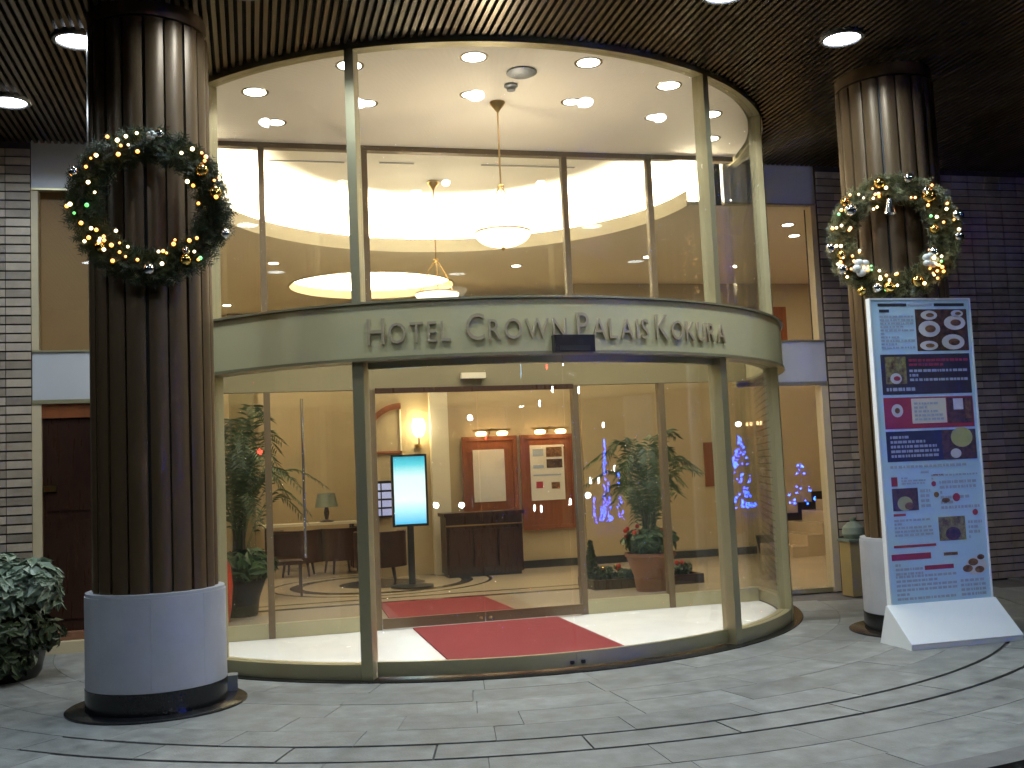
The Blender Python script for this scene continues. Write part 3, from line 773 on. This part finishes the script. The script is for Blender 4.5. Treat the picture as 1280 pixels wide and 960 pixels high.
# ================================================================== columns
def column(x, y, label):
    t = thing('column', (x, y, 0), label, 'column', 'fluted bronze columns under the canopy')
    MB().lathe([(.62, 0), (.62, .012), (.61, .018), (1e-7, .018)], 56, x, y).build('footing', 'granite', t, True)
    MB().lathe([(.485, .019), (.485, .165), (1e-7, .165)], 56, x, y).build('base_band', 'granite', t, True)
    for k in range(8):
        MB().sec(.44, .482, k*45+.09, (k+1)*45-.09, .168, .80, 10, x, y).build('drum_panel', 'drum', t, True)
    MB().sec(.38, .475, 0, 360, .801, .822, 56, x, y).build('drum_cap', 'drum', t, True)
    MB().lathe([(.395, .80), (.395, ZC+.05), (1e-7, ZC+.05)], 40, x, y).build('core', 'darkcore', t, True)
    N = 18
    for k in range(N):
        # flutes: shallow bulging panel with narrow returns, every second reveal wider
        a0 = k*360/N; wv = 360/N
        g0 = 1.0 if k % 2 else 2.2
        mb = MB(); pr = []
        m = 6
        for i in range(m+1):
            q = i/m; a = R(a0+g0+(wv-g0-1.0)*q); r = .418+.014*math.sin(math.pi*q)
            pr.append((x+r*math.sin(a), y-r*math.cos(a)))
        for i in range(m+1):
            q = 1-i/m; a = R(a0+g0+(wv-g0-1.0)*q); pr.append((x+.39*math.sin(a), y-.39*math.cos(a)))
        mb.prism(pr, 'z', .823, 4.885).build('flute_panel', 'bronze', t, True)
    MB().sec(.39, .425, 0, 360, 4.902, ZC+.05, 48, x, y).build('capital_ring', 'bronze', t, True)
LC = (-2.95, -3.15); RC = (3.47, -2.85)
column(*LC, 'left fluted bronze column with white drum base carrying a wreath')
column(*RC, 'right fluted bronze column with white drum base behind the menu board')
tag(MB().box(-2.50, -2.40, -2.98, -2.86, .0, .13).build('stone_block', 'paver'), 'small grey stone block on the ground behind the left column', 'block')

# ================================================================== wreaths
def wreath(c, nrm, label, seed, frost, bulbs):
    random.seed(seed)
    t = thing('christmas_wreath', c, label, 'wreath', 'lit Christmas wreaths hung on the columns')
    nrm = Vector(nrm).normalized(); sx = Vector((0, 0, 1)).cross(nrm).normalized(); sz = Vector((0, 0, 1)); C0 = Vector(c)
    def W(rad, ang, out, dz=0): return C0 + (sx*math.cos(ang)+sz*math.sin(ang))*rad + nrm*out
    core = MB(); k = 48
    core.tube([W(.43, 2*math.pi*i/k, 0) for i in range(k+1)], .05, 8, False); core.build('wire_ring', 'bark', t, True)
    fo = [MB(), MB()]
    for i in range(2300):                  # twigs fanning out of the ring
        a = random.uniform(0, 2*math.pi); th = random.uniform(-.5, math.pi+.5)
        radial = sx*math.cos(a)+sz*math.sin(a); tang = -sx*math.sin(a)+sz*math.cos(a)
        out = radial*math.cos(th)+nrm*math.sin(th)
        p = W(.43, a, 0)+out*random.uniform(.02, .06)
        d = (out+tang*random.uniform(-1.1, 1.1)+Vector((0, 0, random.uniform(-.3, .2)))).normalized()
        L = random.uniform(.06, .125); mb = fo[0] if random.random() > frost else fo[1]
        e = p+d*L; sd = d.cross(nrm+Vector((.2, .3, .1))).normalized()
        for j in range(5):                 # needles along the twig
            q = p+d*L*(j/5)
            for s in (-1, 1):
                n_ = q+(sd*s*.8+d*.7+nrm*random.uniform(-.3, .4)).normalized()*random.uniform(.028, .045); w = d*.0045
                kk = len(mb.v); mb.v += [tuple(q-w), tuple(q+w), tuple(n_)]; mb.f.append((kk, kk+1, kk+2))
    fo[0].build('foliage', 'pine', t, False, False)
    if fo[1].v: fo[1].build('frosted_foliage', 'pinesnow', t, False, False)
    bm_ = MB().ball((0, 0, 0), .0125, 8, 6).mesh('fairy_light', True)
    variants = []
    for mt in ('e_fairy', 'e_fairyw', 'e_fairyg'):
        m2 = bm_.copy(); m2.materials.append(MT[mt]); variants.append(m2)
    for i in range(bulbs):
        a = random.gauss(0, .22)+random.choice([.2, .9, 2.0, 2.5, 3.1, 3.6, 3.9, 4.5, 5.1, 5.6]); rr = random.uniform(.29, .53)
        o = link('fairy_light', random.choices(variants, (.55, .40, .05))[0], None, None); adopt(o, t)
        o.location = W(rr, a, .10*math.sqrt(max(0, 1-((rr-.42)/.14)**2))+.035); s = random.uniform(.7, 1.25); o.scale = (s, s, s)
    return t, W, sx, sz, nrm
def camdir(x, y):
    d = Vector((CAM.x-x, CAM.y-y, 0)); return d.normalized()
def ornaments(t, W, items, dr=.035):
    for kind, rad, ang, size in items:
        p = W(rad, R(ang), .11)
        if kind in ('gold', 'silver'):
            o = MB().ball(p, size, 14, 10).build('bauble', kind, t, True)
            MB().tube([p+Vector((0, 0, size*.95)), p+Vector((0, 0, size*1.25))], size*.2, 8).build('bauble_cap', 'brass', o)
        elif kind == 'bell':
            MB().lathe([(1e-7, size*1.1), (size*.35, size), (size*.45, size*.3), (size*.75, -size*.7), (size*.68, -size*.7), (1e-7, size*.8)], 18, *p).build('bell', 'silver', t, True)
        elif kind == 'bow':
            mb = MB()
            for k in range(5):
                a = 2*math.pi*k/5+ang; c = p+Vector((math.cos(a)*size*.55, -.01, math.sin(a)*size*.55)); mb.ball(c, size*.5, 8, 6, .8)
            mb.build('white_bow', 'ribbon', t, True)
nl = camdir(*LC); cl = (LC[0]+nl.x*.52, LC[1]+nl.y*.52, 3.48)
t, W, *_ = wreath(cl, nl, 'dark green lit wreath on the left column', 5, .05, 64)
ornaments(t, W, [('bow', .47, 88, .035), ('silver', .49, 82, .03), ('gold', .42, 35, .045), ('gold', .44, 12, .045), ('silver', .53, 338, .035), ('silver', .52, 158, .03), ('silver', .46, 268, .04), ('gold', .45, 300, .04), ('gold', .45, 224, .035), ('silver', .40, 305, .03)])
nr = camdir(*RC); cr = (RC[0]+nr.x*.52, RC[1]+nr.y*.52, 3.42)
t, W, *_ = wreath(cr, nr, 'golden frosted lit wreath above the menu board on the right column', 9, .72, 78)
ornaments(t, W, [('bell', .24, 93, .075), ('bow', .38, 222, .085), ('bow', .37, 318, .075), ('silver', .36, 330, .045), ('gold', .43, 44, .06), ('silver', .45, 50, .04), ('gold', .47, 100, .05), ('silver', .42, 142, .06), ('gold', .50, 138, .04),
                 ('silver', .53, 12, .05), ('gold', .33, 2, .04), ('silver', .52, 352, .04), ('gold', .45, 292, .05), ('silver', .47, 250, .045), ('gold', .54, 238, .04), ('silver', .52, 186, .045), ('gold', .45, 196, .04), ('silver', .50, 210, .05), ('gold', .45, 262, .05), ('silver', .5, 72, .045)])

# ================================================================== menu board
t = thing('menu_board', (3.28, -3.5, 0), 'tall white standing restaurant menu board with food pictures', 'sign board')
X0, X1, Z0, Z1, YB = 2.815, 3.765, .06, 2.85, -3.405
bd = MB().box(X0, X1, YB-.012, YB+.028, Z0, Z1).build('panel', 'bwhite', t)
ed = MB()
ed.box(X0-.014, X0-.001, YB-.02, YB+.036, Z0, Z1+.014); ed.box(X1+.001, X1+.014, YB-.02, YB+.036, Z0, Z1+.014); ed.box(X0, X1, YB-.02, YB+.036, Z1+.001, Z1+.014)
ed.build('edge_trim', 'bwhite2', t)
MB().prism([(-3.73, .03), (-3.735, .045), (-3.43, .315), (-3.415, .315), (-3.30, .0), (-3.73, .0)], 'x', X0-.055, X1+.03).build('base', 'bwhite2', t)
ZT, ZBm = Z1, .30
def pr(s0, s1, t0, t1, mt, lev=0, par=None, name='print'):
    y = YB-.0135-.0012*lev
    x0, x1 = X0+(X1-X0)*s0, X0+(X1-X0)*s1; z1, z0 = ZT-(ZT-ZBm)*t0, ZT-(ZT-ZBm)*t1
    return MB().box(x0, x1, y-.0008, y+.0002, z0, z1).build(name, mt, par or bd)
def dot(s, tt, r, mt, lev=1, sx=1.0, par=None):
    x = X0+(X1-X0)*s; z = ZT-(ZT-ZBm)*tt; y = YB-.0135-.0012*lev
    return MB().prism([(x+r*sx*math.cos(2*math.pi*i/20), z+r*math.sin(2*math.pi*i/20)) for i in range(20)], 'y', y-.0008, y+.0002).build('print', mt, par or bd)
def text(s0, s1, t0, t1, n, mt='ink', lev=1, seed=0, h=.28):
    rnd = random.Random(seed+int(s0*100)+int(t0*1000)); mb = MB(); y = YB-.0135-.0012*lev
    for i in range(n):
        tc = t0+(t1-t0)*(i+.5)/n; hh = (t1-t0)/n*h; s = s0
        while s < s1-.01:
            w = rnd.uniform(.012, .05); e = min(s+w, s1)
            if e > s: mb.box(X0+(X1-X0)*s, X0+(X1-X0)*e, y-.0008, y+.0002, ZT-(ZT-ZBm)*(tc+hh), ZT-(ZT-ZBm)*(tc-hh))
            s = e+rnd.uniform(.006, .014)
            if rnd.random() < .05: break
    o = mb.build('print', mt, bd); return o
pr(.07, .36, .012, .022, 'inkb'); pr(.37, .62, .013, .021, 'ink'); pr(.64, .95, .012, .022, 'inkb')
pr(.08, .18, .032, .042, 'inkb'); text(.08, .42, .05, .165, 10)
pr(.44, .97, .032, .172, 'food3', 0)
for s, tt, r, sx in ((.575, .098, .07, 1.5), (.84, .078, .062, 1.7), (.81, .143, .066, 1.7), (.56, .154, .04, 2.2), (.58, .052, .04, 2.0), (.87, .047, .03, 2.0)):
    p = dot(s, tt, r, 'plate', 1, sx); dot(s+.01, tt, r*.45, 'food', 2, sx*1.1)
pr(.06, .965, .182, .315, 'charc'); pr(.10, .31, .19, .28, 'food2', 1); dot(.20, .262, .045, 'plate', 2, 1.2); dot(.21, .262, .02, 'redp', 3, 1.6)
text(.34, .95, .195, .225, 2, 'redp'); text(.34, .93, .23, .275, 3, 'ink'); text(.10, .9, .288, .308, 1, 'ink')
pr(.06, .965, .325, .428, 'redp'); dot(.19, .368, .055, 'plate', 1); dot(.19, .368, .024, 'food', 2); pr(.335, .685, .330, .412, 'paper', 1); text(.36, .66, .34, .405, 5, 'ink', 2)
pr(.695, .955, .33, .414, 'food3', 1); pr(.76, .86, .333, .37, 'plate', 2); pr(.88, .94, .333, .40, 'food', 2)
pr(.06, .965, .436, .535, 'navy'); pr(.62, .965, .436, .535, 'food3', 1); dot(.82, .462, .085, 'lime', 2, 1.25); dot(.75, .515, .04, 'plate', 2, 1.3)
text(.10, .58, .448, .525, 5, 'ink', 1)
text(.08, .92, .545, .56, 1); pr(.38, .46, .568, .576, 'ink')
pr(.08, .14, .585, .615, 'redp'); text(.18, .42, .585, .612, 3); text(.48, .95, .58, .6, 2); text(.50, .62, .58, .586, 1, 'redp')
pr(.08, .335, .622, .695, 'food3'); dot(.20, .672, .06, 'lime', 1, 1.2); dot(.24, .68, .03, 'food', 2, 1.4)
text(.36, .46, .625, .69, 4); dot(.50, .612, .022, 'redp', 1); dot(.52, .648, .024, 'food', 1); dot(.72, .66, .035, 'redp', 1); dot(.61, .668, .02, 'food', 1, 2.0); text(.56, .95, .60, .70, 6, 'ink', 0, 4)
pr(.08, .20, .704, .712, 'redp'); text(.08, .46, .72, .78, 5)
pr(.52, .79, .722, .80, 'food2'); dot(.66, .778, .055, 'food3', 1, 1.3); dot(.90, .712, .026, 'redp', 1)
text(.82, .96, .735, .8, 4); pr(.06, .48, .806, .814, 'redp'); pr(.03, .42, .834, .854, 'redp', 0); pr(.55, .69, .838, .848, 'food')
text(.06, .33, .862, .905, 3); pr(.35, .64, .876, .890, 'redp')
for s, tt, r in ((.78, .895, .03), (.84, .875, .03), (.90, .90, .028), (.92, .86, .022)): dot(s, tt, r, 'food', 1, 1.6)
dot(.87, .888, .075, 'plate', 0, 1.4); text(.06, .66, .90, .985, 6, 'ink', 0, 8); text(.70, .95, .925, .985, 4, 'ink', 0, 9)
# thing half hidden behind the column
t = thing('umbrella_stand', (4.26, -.5, 0), 'narrow yellow stand with grey green bag behind the right column', 'stand')
MB().box(4.16, 4.38, -.62, -.40, .0, .60).build('case', 'yellow', t); MB().box(4.14, 4.40, -.64, -.38, .601, .63).build('rim', 'bag', t)
b = MB(); random.seed(4); b.lathe([(1e-7, 0), (.10, .0), (.13, .05), (.12, .12), (.07, .17), (.03, .19), (.04, .23), (1e-7, .22)], 14, 4.29, -.5, .631); b.build('bag', 'bag', t, True)

# ================================================================== shrub at left
random.seed(21)
t = thing('variegated_shrub', (-4.35, -1.45, 0), 'silvery green leafy shrub in a dark pot at the left edge', 'shrub')
MB().lathe([(1e-7, 0), (.30, 0), (.33, .05), (.40, .36), (.43, .38), (.43, .42), (.37, .42), (.35, .38), (1e-7, .38)], 28, -4.35, -1.45, .002).build('pot', 'black', t, True)
st = MB()
for k in range(9):
    a = k*.7; st.tube([(-4.35, -1.45, .38), (-4.35+.15*math.cos(a), -1.45+.15*math.sin(a), .62), (-4.35+.34*math.cos(a), -1.45+.34*math.sin(a), .85)], [.018, .012, .006], 6)
st.build('stem', 'bark', t)
lf = MB()
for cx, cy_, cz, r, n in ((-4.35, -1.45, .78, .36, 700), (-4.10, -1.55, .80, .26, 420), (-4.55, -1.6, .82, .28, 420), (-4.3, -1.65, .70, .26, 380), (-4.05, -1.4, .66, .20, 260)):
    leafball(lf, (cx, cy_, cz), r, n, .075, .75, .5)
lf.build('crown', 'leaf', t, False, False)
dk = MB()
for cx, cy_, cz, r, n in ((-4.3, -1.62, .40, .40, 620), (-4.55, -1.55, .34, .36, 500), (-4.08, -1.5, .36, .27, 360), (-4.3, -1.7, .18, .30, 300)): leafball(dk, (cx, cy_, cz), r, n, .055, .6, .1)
dk.build('lower_foliage', 'pine', t, False, False)  # lower leaves coloured dark for the shade under the crown

# ================================================================== across the driveway (seen mirrored in the glass)
def street_lamp(x, y, z, label, mt='e_street', r=.085):
    t = thing('street_lamp', (x, y, -.12), label, 'street lamp', 'street lamps across the driveway')
    MB().tube([(x, y, -.12), (x, y, z-.12)], [.05, .03], 10).build('pole', 'steel', t, True)
    MB().lathe([(.06, -.12), (.07, -.10), (1e-7, -.095)], 14, x, y, z).build('collar', 'steel', t, True)
    MB().ball((x, y, z), r, 14, 10).build('globe', mt, t, True)
t = thing('neon_tube', (2.1, -20, -.12), 'upright pale blue neon tube on a pole across the driveway', 'neon light')
MB().tube([(2.1, -19.95, -.12), (2.1, -19.95, 4.9)], .03, 8).build('pole', 'steel', t)
MB().tube([(2.1, -20.02, 3.75), (2.1, -20.02, 4.75)], .04, 10).build('tube', 'e_neon', t)
for x, z in ((4.0, 3.15), (5.56, 3.5), (7.4, 4.15), (9.0, 3.55), (10.1, 1.2), (11.35, 1.2), (12.6, 2.7), (14.2, 1.5), (2.9, .65), (3.65, .62), (7.55, .72)):
    street_lamp(x, -20, z, '%s globe lamp from the left across the driveway, on a %.2f m pole' % (dict(zip((2.9, 3.65, 4.0, 5.56, 7.4, 7.55, 9.0, 10.1, 11.35, 12.6, 14.2), 'first second third fourth fifth sixth seventh eighth ninth tenth eleventh'.split()))[x], z))
for x, z in ((5.2, 4.1), (-2.0, 2.4), (7.0, 4.3)):
    street_lamp(x, -20.6, z, {5.2: 'middle', -2.0: 'leftmost', 7.0: 'rightmost'}[x]+' red signal lamp on a pole across the driveway', 'e_red', .07)
def light_tree(x, y, h, r, n, label, seed):
    random.seed(seed)
    t = thing('blue_light_tree', (x, y, -.12), label, 'light decoration', 'blue light decorations across the driveway')
    MB().tube([(x, y, -.12), (x, y, h)], [.06, .02], 8).build('pole', 'steel', t)
    mb = MB()
    for i in range(n):
        q = random.random()**1.4; a = random.uniform(0, 6.28); rr = r*(1-q)*random.uniform(.6, 1)
        mb.ball((x+rr*math.cos(a), y+rr*math.sin(a), .1+q*(h-.1)), random.uniform(.022, .038), 8, 6)
    tag(mb.build('bulbs', 'e_blue', t), kind='stuff')
light_tree(12.6, -20, 2.35, .75, 120, 'blue fairy light cone across the driveway behind the viewer', 1)
light_tree(10.5, -20, .75, .25, 18, 'low blue lights across the driveway behind the viewer', 2)
light_tree(11.5, -20, .5, .35, 18, 'low wide blue lights next to the blue cone across the driveway', 3)
light_tree(15.0, -20, 1.5, .6, 22, 'sparse blue lights across the driveway behind the viewer', 4)
